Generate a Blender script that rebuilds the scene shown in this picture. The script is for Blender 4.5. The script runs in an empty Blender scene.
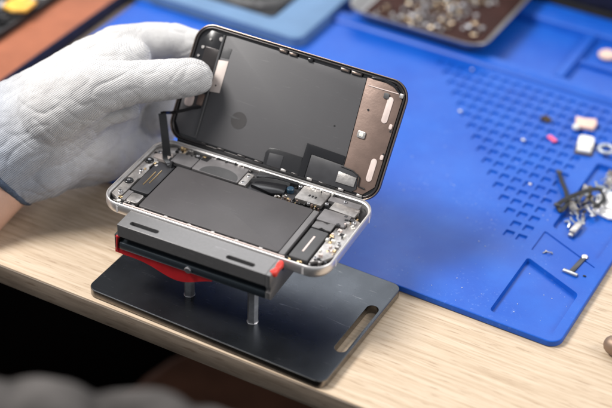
import bpy, bmesh, math, random
from mathutils import Vector, Matrix, Quaternion
random.seed(7)
S = 0.001                                   # everything below is written in millimetres
scn = bpy.context.scene
COL = scn.collection
R_ = math.radians

# ------------------------------------------------------------------ camera numbers
CAM_C = Vector((451.34, -587.74, 596.38))
CAM_R = Matrix(((0.87262, 0.48732, 0.03239), (0.31278, -0.50667, -0.8034), (-0.3751, 0.7112, -0.59456)))
F_PX = 1515.4
def ray(u, v, t):                           # a point t mm deep, used once to place the hand's joints in space
    return CAM_C + t * (CAM_R.transposed() @ Vector(((u-306)/F_PX, (v-204)/F_PX, 1)))

# ------------------------------------------------------------------ materials
def mat(name, col, rough=.5, metal=0., spec=.5, noise=0., nscale=200., bump=0., bscale=400., col2=None, coat=0., aniso=0., trans=0., sheen=0., rnoise=0.):
    m = bpy.data.materials.new(name); m.use_nodes = True
    nt = m.node_tree; b = nt.nodes['Principled BSDF']
    b.inputs['Base Color'].default_value = (*col, 1); b.inputs['Roughness'].default_value = rough
    b.inputs['Metallic'].default_value = metal; b.inputs['Specular IOR Level'].default_value = spec
    b.inputs['Coat Weight'].default_value = coat; b.inputs['Transmission Weight'].default_value = trans
    b.inputs['Sheen Weight'].default_value = sheen
    tc = nt.nodes.new('ShaderNodeTexCoord')
    if noise or col2:
        n = nt.nodes.new('ShaderNodeTexNoise'); n.inputs['Scale'].default_value = nscale; n.inputs['Detail'].default_value = 6
        nt.links.new(tc.outputs['Object'], n.inputs['Vector'])
        r = nt.nodes.new('ShaderNodeValToRGB'); r.color_ramp.elements[0].position = .35; r.color_ramp.elements[1].position = .68
        c2 = col2 or tuple(c*(1-noise) for c in col)
        r.color_ramp.elements[0].color = (*c2, 1); r.color_ramp.elements[1].color = (*col, 1)
        nt.links.new(n.outputs['Fac'], r.inputs['Fac']); nt.links.new(r.outputs['Color'], b.inputs['Base Color'])
    if rnoise:
        n = nt.nodes.new('ShaderNodeTexNoise'); n.inputs['Scale'].default_value = nscale*.6; n.inputs['Detail'].default_value = 5
        nt.links.new(tc.outputs['Object'], n.inputs['Vector'])
        mr = nt.nodes.new('ShaderNodeMapRange'); mr.inputs[1].default_value = .3; mr.inputs[2].default_value = .7
        mr.inputs[3].default_value = max(0, rough-rnoise); mr.inputs[4].default_value = min(1, rough+rnoise)
        nt.links.new(n.outputs['Fac'], mr.inputs[0]); nt.links.new(mr.outputs[0], b.inputs['Roughness'])
    if bump:
        n = nt.nodes.new('ShaderNodeTexNoise'); n.inputs['Scale'].default_value = bscale; n.inputs['Detail'].default_value = 5
        nt.links.new(tc.outputs['Object'], n.inputs['Vector'])
        bp = nt.nodes.new('ShaderNodeBump'); bp.inputs['Strength'].default_value = bump; bp.inputs['Distance'].default_value = .0004
        nt.links.new(n.outputs['Fac'], bp.inputs['Height']); nt.links.new(bp.outputs['Normal'], b.inputs['Normal'])
    return m

M = {}
M['plate'] = mat('anodised_dark_metal', (.068, .075, .085), .29, .9, .5, noise=.2, nscale=60, bump=.12, bscale=2500, rnoise=.05)
M['plate_side'] = mat('machined_dark_side', (.3, .28, .26), .25, 1., noise=.2, nscale=300)
M['plate_cut'] = mat('machined_edge', (.55, .47, .38), .32, .9)
M['grey_alu'] = mat('bead_blasted_grey', (.215, .21, .21), .38, .6, .5, noise=.08, nscale=500, bump=.12, bscale=3000)
M['dark_alu'] = mat('dark_slate_metal', (.035, .045, .055), .35, .5)
def scuff(m, amount, scale, col=(.3, .3, .3, 1)):
    nt = m.node_tree; b = nt.nodes['Principled BSDF']; src = b.inputs['Base Color'].links[0].from_socket if b.inputs['Base Color'].links else None
    tc = nt.nodes.new('ShaderNodeTexCoord'); mp = nt.nodes.new('ShaderNodeMapping'); mp.inputs['Scale'].default_value = (scale, scale*9, scale*4); mp.inputs['Rotation'].default_value = (0, 0, .7)
    nt.links.new(tc.outputs['Object'], mp.inputs['Vector'])
    n = nt.nodes.new('ShaderNodeTexNoise'); n.inputs['Scale'].default_value = 1; n.inputs['Detail'].default_value = 4; n.inputs['Distortion'].default_value = 1.5; nt.links.new(mp.outputs[0], n.inputs['Vector'])
    n2 = nt.nodes.new('ShaderNodeTexNoise'); n2.inputs['Scale'].default_value = 900; nt.links.new(tc.outputs['Object'], n2.inputs['Vector'])
    r = nt.nodes.new('ShaderNodeValToRGB'); r.color_ramp.elements[0].position = .66; r.color_ramp.elements[1].position = .74; nt.links.new(n.outputs['Fac'], r.inputs['Fac'])
    r2 = nt.nodes.new('ShaderNodeValToRGB'); r2.color_ramp.elements[0].position = .74; r2.color_ramp.elements[1].position = .78; nt.links.new(n2.outputs['Fac'], r2.inputs['Fac'])
    a = nt.nodes.new('ShaderNodeMath'); a.operation = 'ADD'; nt.links.new(r.outputs[0], a.inputs[0]); nt.links.new(r2.outputs[0], a.inputs[1])
    k = nt.nodes.new('ShaderNodeMath'); k.operation = 'MULTIPLY'; k.inputs[1].default_value = amount; k.use_clamp = True; nt.links.new(a.outputs[0], k.inputs[0])
    mx = nt.nodes.new('ShaderNodeMix'); mx.data_type = 'RGBA'; nt.links.new(k.outputs[0], mx.inputs[0])
    if src: nt.links.new(src, mx.inputs[6])
    else: mx.inputs[6].default_value = b.inputs['Base Color'].default_value[:]
    mx.inputs[7].default_value = col; nt.links.new(mx.outputs[2], b.inputs['Base Color'])
scuff(M['plate'], .35, 60); scuff(M['grey_alu'], .3, 90, (.5, .5, .5, 1))
M['steel'] = mat('steel', (.55, .55, .57), .3, .85, noise=.25, nscale=300)
M['silver'] = mat('satin_silver', (.62, .59, .57), .36, .85, noise=.3, nscale=350, bump=.2, bscale=900)
M['frame'] = mat('anodised_frame', (.74, .72, .71), .36, .8, bump=.05, bscale=3000)
M['white_alu'] = mat('pale_frame', (.8, .78, .77), .4, .2)
M['gold'] = mat('gold_contacts', (.75, .55, .3), .3, 1.)
M['copper'] = mat('copper_foil', (.24, .168, .14), .45, .45, .5, noise=.18, nscale=120, bump=.15, bscale=700, rnoise=.06)
M['copperwire'] = mat('copper_wire', (.6, .28, .14), .4, .7)
M['back_grey'] = mat('display_back_grey', (.10, .098, .103), .5, .15, .5, noise=.07, nscale=25, bump=.05, bscale=1500, rnoise=.04)
M['battery'] = mat('battery_wrap', (.078, .073, .076), .5, .1, .5, noise=.12, nscale=40, bump=.22, bscale=260, rnoise=.06)
M['battery_tab'] = mat('battery_tab', (.17, .165, .168), .42, .2)
scuff(M['battery'], .16, 70, (.3, .3, .3, 1)); scuff(M['back_grey'], .14, 60, (.35, .35, .35, 1))
M['graphite'] = mat('graphite_sheet', (.09, .09, .093), .5, .1, noise=.25, nscale=60, bump=.2, bscale=500)
M['graphite_light'] = mat('shield_grey', (.24, .23, .235), .42, .4, noise=.2, nscale=150)
M['black'] = mat('black_gloss', (.012, .012, .014), .16, 0., .6)
M['black_film'] = mat('black_flex_film', (.02, .02, .022), .22, 0., .6, bump=.3, bscale=120)
M['black_matte'] = mat('black_matte', (.018, .018, .02), .5, 0., .4, noise=.4, nscale=200)
M['charcoal'] = mat('charcoal_plastic', (.045, .045, .05), .38, 0., .5, noise=.2, nscale=200)
M['bronze'] = mat('bronze_edge', (.3, .23, .19), .25, .9)
M['dark_rim'] = mat('dark_rim', (.05, .045, .045), .22, .5)
M['pill'] = mat('adhesive_pad', (.72, .6, .56), .6, 0., .3, noise=.1, nscale=300)
M['beige'] = mat('beige_pad', (.62, .54, .5), .5, .1)
M['mark'] = mat('dark_round_mark', (.05, .047, .048), .5, .2)
M['red'] = mat('red_rubber', (.5, .015, .02), .45, 0., .4, noise=.25, nscale=120)
M['redclip'] = mat('red_plastic', (.8, .05, .035), .35, 0., .5)
M['white_plastic'] = mat('white_plastic', (.82, .8, .74), .45, 0., .4, noise=.08, nscale=200)
M['pink'] = mat('pink_plastic', (.85, .1, .22), .45)
M['sponge'] = mat('peach_foam', (.85, .6, .5), .8, 0., .2, noise=.15, nscale=500)
M['brown'] = mat('brown_crumb', (.12, .08, .04), .7, 0., .3, noise=.5, nscale=900)
M['tissue'] = mat('white_tissue', (.85, .84, .84), .8, 0., .1, bump=.5, bscale=300)
M['tin'] = mat('tray_metal', (.5, .49, .49), .34, .85, noise=.2, nscale=60)
M['tray_floor'] = mat('tray_floor_brown', (.045, .018, .015), .8, 0., .2, noise=.35, nscale=60)
M['padblue'] = mat('pale_blue_silicone', (.13, .235, .40), .5, 0., .3, noise=.12, nscale=60)
M['navy'] = mat('navy_side', (.018, .02, .045), .6, 0., .3, noise=.3, nscale=100)
M['cherry'] = mat('reddish_wood', (.36, .12, .06), .55, 0., .3, noise=.35, nscale=25)
M['yellow'] = mat('amber_plastic', (.85, .47, .07), .45)
M['skin'] = mat('skin', (.66, .41, .31), .5, 0., .4, noise=.12, nscale=90, bump=.4, bscale=700)
M['skin'].node_tree.nodes['Principled BSDF'].inputs['Subsurface Weight'].default_value = .15
M['skin'].node_tree.nodes['Principled BSDF'].inputs['Subsurface Scale'].default_value = .004
M['floor'] = mat('dark_floor', (.001, .0008, .0008), 1., 0., 0., noise=.5, nscale=3)
M['stool'] = mat('dark_brown_leather', (.2, .085, .05), .8, 0., .2, noise=.4, nscale=20)
M['clear'] = mat('clear_ring', (.42, .46, .52), .3, .3)

def blue_mat():
    m = mat('blue_silicone', (.012, .085, .60), .42, 0., .36, bump=.10, bscale=1400, rnoise=.06, nscale=30)
    nt = m.node_tree; b = nt.nodes['Principled BSDF']
    tc = nt.nodes.new('ShaderNodeTexCoord')
    n = nt.nodes.new('ShaderNodeTexNoise'); n.inputs['Scale'].default_value = 22; n.inputs['Detail'].default_value = 8; n.inputs['Roughness'].default_value = .65
    nt.links.new(tc.outputs['Object'], n.inputs['Vector'])
    r = nt.nodes.new('ShaderNodeValToRGB')
    r.color_ramp.elements[0].position = .4; r.color_ramp.elements[0].color = (.002, .072, .43, 1)
    r.color_ramp.elements[1].position = .75; r.color_ramp.elements[1].color = (.007, .105, .51, 1)
    nt.links.new(n.outputs['Fac'], r.inputs['Fac'])
    # fine pale dust and scratches worn into the silicone
    v = nt.nodes.new('ShaderNodeTexNoise'); v.inputs['Scale'].default_value = 420; v.inputs['Detail'].default_value = 3
    nt.links.new(tc.outputs['Object'], v.inputs['Vector'])
    r2 = nt.nodes.new('ShaderNodeValToRGB'); r2.color_ramp.elements[0].position = .6; r2.color_ramp.elements[1].position = .9
    nt.links.new(v.outputs['Fac'], r2.inputs['Fac'])
    n3 = nt.nodes.new('ShaderNodeTexNoise'); n3.inputs['Scale'].default_value = 30; n3.inputs['Detail'].default_value = 4
    nt.links.new(tc.outputs['Object'], n3.inputs['Vector'])
    r3 = nt.nodes.new('ShaderNodeValToRGB'); r3.color_ramp.elements[0].position = .45; r3.color_ramp.elements[1].position = .75
    nt.links.new(n3.outputs['Fac'], r3.inputs['Fac'])
    mu = nt.nodes.new('ShaderNodeMath'); mu.operation = 'MULTIPLY'
    nt.links.new(r2.outputs['Color'], mu.inputs[0]); nt.links.new(r3.outputs['Color'], mu.inputs[1])
    mx = nt.nodes.new('ShaderNodeMix'); mx.data_type = 'RGBA'
    nt.links.new(mu.outputs[0], mx.inputs[0]); nt.links.new(r.outputs['Color'], mx.inputs[6]); mx.inputs[7].default_value = (.22, .32, .62, 1)
    nt.links.new(mx.outputs[2], b.inputs['Base Color'])
    return m
M['blue'] = blue_mat()

def wood_mat(name, c0, c1, c2, edge=False):
    m = bpy.data.materials.new(name); m.use_nodes = True
    nt = m.node_tree; b = nt.nodes['Principled BSDF']; b.inputs['Roughness'].default_value = .48; b.inputs['Specular IOR Level'].default_value = .4
    tc = nt.nodes.new('ShaderNodeTexCoord'); mp = nt.nodes.new('ShaderNodeMapping'); mp.inputs['Scale'].default_value = (12, 300, 140)
    mp.inputs['Rotation'].default_value = (0, 0, R_(2))
    nt.links.new(tc.outputs['Object'], mp.inputs['Vector'])
    n0 = nt.nodes.new('ShaderNodeTexNoise'); n0.inputs['Scale'].default_value = 9; n0.inputs['Detail'].default_value = 3
    nt.links.new(tc.outputs['Object'], n0.inputs['Vector'])
    ad = nt.nodes.new('ShaderNodeVectorMath'); ad.operation = 'MULTIPLY_ADD'; ad.inputs[1].default_value = (0, 1.6, 0)
    nt.links.new(n0.outputs['Color'], ad.inputs[0]); nt.links.new(mp.outputs['Vector'], ad.inputs[2])
    n = nt.nodes.new('ShaderNodeTexNoise'); n.inputs['Scale'].default_value = 1.3; n.inputs['Detail'].default_value = 9; n.inputs['Roughness'].default_value = .6
    nt.links.new(ad.outputs[0], n.inputs['Vector'])
    r = nt.nodes.new('ShaderNodeValToRGB'); e = r.color_ramp.elements
    e[0].position = .3; e[0].color = (*c0, 1); e[1].position = .62; e[1].color = (*c2, 1); x = e.new(.46); x.color = (*c1, 1)
    nt.links.new(n.outputs['Fac'], r.inputs['Fac'])
    # dark pores: short dashes
    mp2 = nt.nodes.new('ShaderNodeMapping'); mp2.inputs['Scale'].default_value = (70, 900, 500)
    nt.links.new(tc.outputs['Object'], mp2.inputs['Vector'])
    n2 = nt.nodes.new('ShaderNodeTexNoise'); n2.inputs['Scale'].default_value = 1; n2.inputs['Detail'].default_value = 3
    nt.links.new(mp2.outputs['Vector'], n2.inputs['Vector'])
    r2 = nt.nodes.new('ShaderNodeValToRGB'); r2.color_ramp.elements[0].position = .3; r2.color_ramp.elements[0].color = (.62, .55, .5, 1)
    r2.color_ramp.elements[1].position = .42; r2.color_ramp.elements[1].color = (1, 1, 1, 1)
    nt.links.new(n2.outputs['Fac'], r2.inputs['Fac'])
    mx = nt.nodes.new('ShaderNodeMix'); mx.data_type = 'RGBA'; mx.blend_type = 'MULTIPLY'; mx.inputs[0].default_value = .8
    nt.links.new(r.outputs['Color'], mx.inputs[6]); nt.links.new(r2.outputs['Color'], mx.inputs[7])
    nt.links.new(mx.outputs[2], b.inputs['Base Color'])
    bp = nt.nodes.new('ShaderNodeBump'); bp.inputs['Strength'].default_value = .2; bp.inputs['Distance'].default_value = .0003
    nt.links.new(n2.outputs['Fac'], bp.inputs['Height']); nt.links.new(bp.outputs['Normal'], b.inputs['Normal'])
    return m
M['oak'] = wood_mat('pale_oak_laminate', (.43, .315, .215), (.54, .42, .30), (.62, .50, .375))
M['oak_shaded'] = wood_mat('shaded_oak_edge', (.10, .075, .055), (.16, .125, .095), (.22, .175, .135))  # shade of the front edge is put into these darker oak tones

HA = (ray(95, 85, 950) - ray(-8, 160, 975)).normalized()     # along the hand
def knit_mat(name, base, shade, pitch=.9, amp=.95):
    m = bpy.data.materials.new(name); m.use_nodes = True
    nt = m.node_tree; b = nt.nodes['Principled BSDF']; b.inputs['Roughness'].default_value = .85
    b.inputs['Specular IOR Level'].default_value = .2; b.inputs['Sheen Weight'].default_value = .25
    tc = nt.nodes.new('ShaderNodeTexCoord')
    view = (CAM_R.transposed() @ Vector((0, 0, 1)))
    ax = HA; ay = view.cross(ax).normalized()
    def axis(v, p, jitter=.35):
        d = nt.nodes.new('ShaderNodeVectorMath'); d.operation = 'DOT_PRODUCT'; d.inputs[1].default_value = v
        nt.links.new(tc.outputs['Object'], d.inputs[0])
        nz = nt.nodes.new('ShaderNodeTexNoise'); nz.inputs['Scale'].default_value = 60; nz.inputs['Detail'].default_value = 3
        nt.links.new(tc.outputs['Object'], nz.inputs['Vector'])
        a = nt.nodes.new('ShaderNodeMath'); a.operation = 'MULTIPLY_ADD'; a.inputs[1].default_value = 2*math.pi/(p*S)
        nt.links.new(d.outputs['Value'], a.inputs[0])
        j = nt.nodes.new('ShaderNodeMath'); j.operation = 'MULTIPLY'; j.inputs[1].default_value = jitter*9
        nt.links.new(nz.outputs['Fac'], j.inputs[0]); nt.links.new(j.outputs[0], a.inputs[2])
        s = nt.nodes.new('ShaderNodeMath'); s.operation = 'SINE'; nt.links.new(a.outputs[0], s.inputs[0])
        return s, d
    s1, d1 = axis(ax, pitch); s2, d2 = axis(ay, pitch*1.25)
    mx = nt.nodes.new('ShaderNodeMath'); mx.operation = 'ADD'
    nt.links.new(s1.outputs[0], mx.inputs[0])
    h2 = nt.nodes.new('ShaderNodeMath'); h2.operation = 'MULTIPLY'; h2.inputs[1].default_value = .8; nt.links.new(s2.outputs[0], h2.inputs[0])
    nt.links.new(h2.outputs[0], mx.inputs[1])
    bp = nt.nodes.new('ShaderNodeBump'); bp.inputs['Strength'].default_value = .5*amp; bp.inputs['Distance'].default_value = .00035
    nt.links.new(mx.outputs[0], bp.inputs['Height'])
    # cloth creases on a larger scale
    nb = nt.nodes.new('ShaderNodeTexNoise'); nb.inputs['Scale'].default_value = 38; nb.inputs['Detail'].default_value = 5; nb.inputs['Distortion'].default_value = .6
    nt.links.new(tc.outputs['Object'], nb.inputs['Vector'])
    bp2 = nt.nodes.new('ShaderNodeBump'); bp2.inputs['Strength'].default_value = .45; bp2.inputs['Distance'].default_value = .004
    nt.links.new(nb.outputs['Fac'], bp2.inputs['Height']); nt.links.new(bp2.outputs['Normal'], bp.inputs['Normal'])
    nt.links.new(bp.outputs['Normal'], b.inputs['Normal'])
    r = nt.nodes.new('ShaderNodeValToRGB'); r.color_ramp.elements[0].position = .0; r.color_ramp.elements[1].position = .55
    mr = nt.nodes.new('ShaderNodeMapRange'); mr.inputs[1].default_value = -1.8; mr.inputs[2].default_value = 1.8
    nt.links.new(mx.outputs[0], mr.inputs[0]); nt.links.new(mr.outputs[0], r.inputs['Fac'])
    r.color_ramp.elements[0].color = (*shade, 1); r.color_ramp.elements[1].color = (*base, 1)
    # the cuff is knitted with grey-blue elastic: its colour belongs to the yarn, along the hand's own axis
    cf = nt.nodes.new('ShaderNodeMapRange'); cf.inputs[1].default_value = (ray(72, 118, 960)*S).dot(HA); cf.inputs[2].default_value = (ray(14, 145, 960)*S).dot(HA)
    nt.links.new(d1.outputs['Value'], cf.inputs[0])
    r2 = nt.nodes.new('ShaderNodeValToRGB'); r2.color_ramp.elements[0].position = .25; r2.color_ramp.elements[1].position = .75
    r2.color_ramp.elements[0].color = (.24, .28, .36, 1); r2.color_ramp.elements[1].color = (.55, .58, .64, 1)
    nt.links.new(mr.outputs[0], r2.inputs['Fac'])
    mm = nt.nodes.new('ShaderNodeMix'); mm.data_type = 'RGBA'
    nt.links.new(cf.outputs[0], mm.inputs[0]); nt.links.new(r.outputs['Color'], mm.inputs[6]); nt.links.new(r2.outputs['Color'], mm.inputs[7])
    gn = nt.nodes.new('ShaderNodeTexNoise'); gn.inputs['Scale'].default_value = 26; gn.inputs['Detail'].default_value = 7; gn.inputs['Roughness'].default_value = .7
    nt.links.new(tc.outputs['Object'], gn.inputs['Vector'])
    gr = nt.nodes.new('ShaderNodeValToRGB'); gr.color_ramp.elements[0].position = .38; gr.color_ramp.elements[0].color = (.8, .79, .79, 1); gr.color_ramp.elements[1].position = .56; gr.color_ramp.elements[1].color = (1, 1, 1, 1)
    nt.links.new(gn.outputs['Fac'], gr.inputs['Fac'])
    gm_ = nt.nodes.new('ShaderNodeMix'); gm_.data_type = 'RGBA'; gm_.blend_type = 'MULTIPLY'; gm_.inputs[0].default_value = 1
    nt.links.new(mm.outputs[2], gm_.inputs[6]); nt.links.new(gr.outputs['Color'], gm_.inputs[7]); nt.links.new(gm_.outputs[2], b.inputs['Base Color'])
    return m
M['knit'] = knit_mat('white_knit', (.66, .65, .64), (.45, .455, .485))
M['hem'] = mat('blue_grey_hem', (.10, .13, .19), .85, 0., .2, noise=.4, nscale=900, bump=.6, bscale=1500)
M['greyknit'] = mat('grey_knit', (.095, .088, .085), .9, 0., .1, noise=.6, nscale=45, bump=.6, bscale=200)

# ------------------------------------------------------------------ mesh helpers
class MB:
    def __init__(s): s.bm = bmesh.new()
    def _merge(s, b2, mx=None):
        if mx is not None: bmesh.ops.transform(b2, matrix=mx, verts=b2.verts)
        me = bpy.data.meshes.new('tmp'); b2.to_mesh(me); b2.free(); s.bm.from_mesh(me); bpy.data.meshes.remove(me)
    def box(s, x0, x1, y0, y1, z0, z1, bev=0., seg=2, mx=None):
        b = bmesh.new(); bmesh.ops.create_cube(b, size=1)
        for v in b.verts: v.co = Vector(((x0+x1)/2+v.co.x*(x1-x0), (y0+y1)/2+v.co.y*(y1-y0), (z0+z1)/2+v.co.z*(z1-z0)))
        if bev: bmesh.ops.bevel(b, geom=b.edges[:], offset=min(bev, .45*min(x1-x0, y1-y0, z1-z0)), segments=seg, profile=.5, affect='EDGES')
        s._merge(b, mx); return s
    def prism(s, pts, z0, z1, bev=0., mx=None, topin=0., seg=2):
        b = bmesh.new(); n = len(pts)
        cx = sum(p[0] for p in pts)/n; cy = sum(p[1] for p in pts)/n
        lo = [b.verts.new((x, y, z0)) for x, y in pts]; hi = [b.verts.new((x, y, z1)) for x, y in pts]
        b.faces.new(lo[::-1]); b.faces.new(hi)
        for i in range(n): b.faces.new((lo[i], lo[(i+1) % n], hi[(i+1) % n], hi[i]))
        bmesh.ops.recalc_face_normals(b, faces=b.faces[:])
        if bev:
            es = [e for e in b.edges if abs(e.verts[0].co.z-e.verts[1].co.z) < 1e-6]
            bmesh.ops.bevel(b, geom=es, offset=bev, segments=seg, profile=.5, affect='EDGES')
        s._merge(b, mx); return s
    def loops(s, rings, cap0=True, cap1=True, mx=None, close=True):
        b = bmesh.new(); vs = [[b.verts.new(p) for p in r] for r in rings]; n = len(vs[0])
        for a, c in zip(vs, vs[1:]):
            for i in range(n if close else n-1): b.faces.new((a[i], a[(i+1) % n], c[(i+1) % n], c[i]))
        if cap0: b.faces.new(vs[0][::-1])
        if cap1: b.faces.new(vs[-1])
        bmesh.ops.recalc_face_normals(b, faces=b.faces[:])
        s._merge(b, mx); return s
    def cyl(s, c, r, z0, z1, n=24, bev=0., mx=None, r2=None):
        r2 = r if r2 is None else r2
        k = lambda rr, z: [(c[0]+rr*math.cos(2*math.pi*i/n), c[1]+rr*math.sin(2*math.pi*i/n), z) for i in range(n)]
        if bev: rings = [k(r-bev, z0), k(r, z0+bev), k(r2, z1-bev), k(r2-bev, z1)]
        else: rings = [k(r, z0), k(r2, z1)]
        return s.loops(rings, mx=mx)
    def tube(s, pts, r, n=10, mx=None, flat=1., up=None):
        pts = [Vector(p) for p in pts]; rr = r if isinstance(r, (list, tuple)) else [r]*len(pts)
        rings = []; prev = None
        for i, p in enumerate(pts):
            t = (pts[min(i+1, len(pts)-1)]-pts[max(i-1, 0)]).normalized()
            u = up and Vector(up) or Vector((0, 0, 1))
            if abs(t.dot(u)) > .97: u = Vector((0, 1, 0))
            a = t.cross(u).normalized() if prev is None else (prev-t*prev.dot(t)).normalized()
            prev = a; c = t.cross(a).normalized()
            rings.append([p+a*rr[i]*math.cos(2*math.pi*k/n)+c*rr[i]*flat*math.sin(2*math.pi*k/n) for k in range(n)])
        return s.loops(rings, mx=mx)
    def ribbon(s, pts, w, th, wdir, mx=None):
        pts = [Vector(p) for p in pts]; rings = []
        for i, p in enumerate(pts):
            t = (pts[min(i+1, len(pts)-1)]-pts[max(i-1, 0)]).normalized()
            a = Vector(wdir); a = (a-t*a.dot(t)).normalized(); c = t.cross(a).normalized()
            rings.append([p-a*w/2-c*th/2, p+a*w/2-c*th/2, p+a*w/2+c*th/2, p-a*w/2+c*th/2])
        return s.loops(rings, mx=mx)
    def ball(s, c, r, sc=(1, 1, 1), n=3):
        b = bmesh.new(); bmesh.ops.create_icosphere(b, subdivisions=n, radius=r)
        for v in b.verts: v.co = Vector((c[0]+v.co.x*sc[0], c[1]+v.co.y*sc[1], c[2]+v.co.z*sc[2]))
        s._merge(b); return s
    def cone(s, p0, p1, r0, r1, n=20):
        """capsule with different end radii"""
        p0, p1 = Vector(p0), Vector(p1); d = (p1-p0); L = d.length; t = d.normalized()
        u = Vector((0, 0, 1)) if abs(t.z) < .9 else Vector((1, 0, 0))
        a = t.cross(u).normalized(); c = t.cross(a).normalized(); rings = []
        for k in range(1, 7):
            th = math.pi/2*(1-k/6); rings.append((p0-t*r0*math.sin(th), r0*math.cos(th)))
        for k in range(0, 6):
            th = math.pi/2*k/6; rings.append((p1+t*r1*math.sin(th), r1*math.cos(th)))
        return s.loops([[q+(a*math.cos(2*math.pi*i/n)+c*math.sin(2*math.pi*i/n))*rad for i in range(n)] for q, rad in rings])
    def build(s, name, material, parent=None, smooth=35, rotz=None, loc=None, scale=S):
        bmesh.ops.transform(s.bm, matrix=Matrix.Scale(scale, 4), verts=s.bm.verts)
        me = bpy.data.meshes.new(name); s.bm.to_mesh(me); s.bm.free()
        me.materials.append(material)
        if smooth:
            me.polygons.foreach_set('use_smooth', [True]*len(me.polygons)); me.set_sharp_from_angle(angle=R_(smooth))
        o = bpy.data.objects.new(name, me); COL.objects.link(o)
        if parent: o.parent = parent
        if loc: o.location = Vector(loc)*S
        if rotz: o.rotation_euler.z = rotz
        return o

def rrect(x0, x1, y0, y1, r, n=8):
    out = []
    for cx, cy, a0 in ((x1-r, y1-r, 0), (x0+r, y1-r, 90), (x0+r, y0+r, 180), (x1-r, y0+r, 270)):
        for i in range(n+1):
            a = R_(a0+90*i/n); out.append((cx+r*math.cos(a), cy+r*math.sin(a)))
    return out
def rr3(x0, x1, y0, y1, r, z, n=8): return [(x, y, z) for x, y in rrect(x0, x1, y0, y1, max(r, .05), n)]
def tag(o, label=None, cat=None, group=None, kind=None):
    if label: o['label'] = label
    if cat: o['category'] = cat
    if group: o['group'] = group
    if kind: o['kind'] = kind
    return o
def empty(name, loc, rotz=0, label=None, cat=None, group=None):
    o = bpy.data.objects.new(name, None); COL.objects.link(o); o.location = Vector(loc)*S; o.rotation_euler.z = rotz
    o.empty_display_size = .01
    return tag(o, label, cat, group)
def boolean(o, cutter, op='DIFFERENCE'):
    md = o.modifiers.new('b', 'BOOLEAN'); md.object = cutter; md.operation = op; md.solver = 'EXACT'
    bake(o); bpy.data.objects.remove(cutter)
def bake(o):
    bpy.context.view_layer.update()
    dg = bpy.context.evaluated_depsgraph_get()
    me = bpy.data.meshes.new_from_object(o.evaluated_get(dg)); o.modifiers.clear(); o.data = me
def shade(o, ang=35):
    me = o.data; me.polygons.foreach_set('use_smooth', [True]*len(me.polygons)); me.set_sharp_from_angle(angle=R_(ang))
    md = o.modifiers.new('w', 'WEIGHTED_NORMAL'); md.keep_sharp = True; md.weight = 100; bake(o); return
    me = o.data; me.polygons.foreach_set('use_smooth', [True]*len(me.polygons)); me.set_sharp_from_angle(angle=R_(ang))

# ------------------------------------------------------------------ setting and table
f = MB().box(-2500, 2500, -2500, 2500, -760, -740).build('floor', M['floor'], smooth=0); tag(f, kind='structure')
tb = empty('wooden_table', (60, 300, 0), R_(.9), 'pale oak laminate workbench with a shade-darkened edge band that everything rests on', 'table')
def tchild(mb, name, m): 
    o = mb.build(name, m); o.parent = tb; o.location = (-.06, -.3, 0); return o
tchild(MB().box(-620, 760, -27.4, 900, -14, 0, .5), 'tabletop', M['oak'])
tchild(MB().box(-620, 760, -28.8, -27.5, -14.2, -.15, .3), 'edge_band', M['oak_shaded'])
for x in (-590, 720):
    for y in (20, 840): tchild(MB().box(x-22, x+22, y-22, y+22, -740, -14.4, 2), 'leg', M['charcoal'])
st = empty('stool', (40, 190, -300), 0, 'dark brown padded seat in the black shadow under the table edge', 'stool')
MB().cyl((0, 0), 165, -60, 0, 40, 22).build('seat', M['stool'], st)
for a in range(4): MB().cone((110*math.cos(a*1.57+.7), 110*math.sin(a*1.57+.7), -60), (140*math.cos(a*1.57+.7), 140*math.sin(a*1.57+.7), -438), 14, 11).build('leg', M['stool'], st)

# ------------------------------------------------------------------ blue mat
MT = 4.6
mat_r = empty('work_mat', (50, 268, 0), 0, 'bright blue silicone repair mat with a triangle of square pits and moulded trays', 'mat')
def mchild(o): o.parent = mat_r; o.location = (-.05, -.268, 0); return o
b = MB(); b.loops([rr3(-168, 271.5, 77.5, 459, 7, 0), rr3(-169, 272.5, 76.5, 460, 8, .8), rr3(-169, 272.5, 76.5, 460, 8, MT-1.0), rr3(-168.7, 272.2, 76.8, 459.7, 7.7, MT-.35), rr3(-168, 271.5, 77.5, 459, 7, MT)])
slab = b.build('mat_body', M['blue'], smooth=0)
def taper(c, pts, z0, z1, off):
    n = len(pts); cx = sum(p[0] for p in pts)/n; cy = sum(p[1] for p in pts)/n
    lo = []
    for x, y in pts:
        d = Vector((cx-x, cy-y)); k = off/max(d.length, 1e-6); lo.append((x+d.x*k, y+d.y*k, z0))
    c.loops([lo, [(x, y, z1) for x, y in pts]])
def roundpoly(P, r, n=4):
    out = []; m = len(P)
    for i in range(m):
        p = Vector(P[i]); a = (Vector(P[i-1])-p).normalized(); c = (Vector(P[(i+1) % m])-p).normalized()
        for k in range(n+1):
            t = k/n; q = (p+a*r)*(1-t)**2+p*2*t*(1-t)+(p+c*r)*t**2; out.append((q.x, q.y))
    return out
cut = MB()
for j in range(16):                                         # the triangle of pits
    y = 161.2+11.35*j
    xl = 205 if j < 2 else 205-9.05*(j-1)
    nmax = 2 if j < 2 else 60
    x = xl; k = 0
    while x < 219 and k < nmax:
        if y < 336: taper(cut, rrect(x-3.3, x+3.3, y-3.7, y+3.7, .6, 2), MT-1.45, MT+.6, .75)
        x += 8.7; k += 1
taper(cut, roundpoly([(224.7, 83.9), (266, 83.9), (266, 127), (224.7, 145)], 3), MT-3.1, MT+.6, 1.4)
taper(cut, roundpoly([(226, 183), (264, 165), (266, 268), (226, 268)], 3), MT-3.1, MT+.6, 1.4)
taper(cut, roundpoly([(226, 275), (266, 275), (266, 334), (226, 334)], 3), MT-3.1, MT+.6, 1.4)
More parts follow.
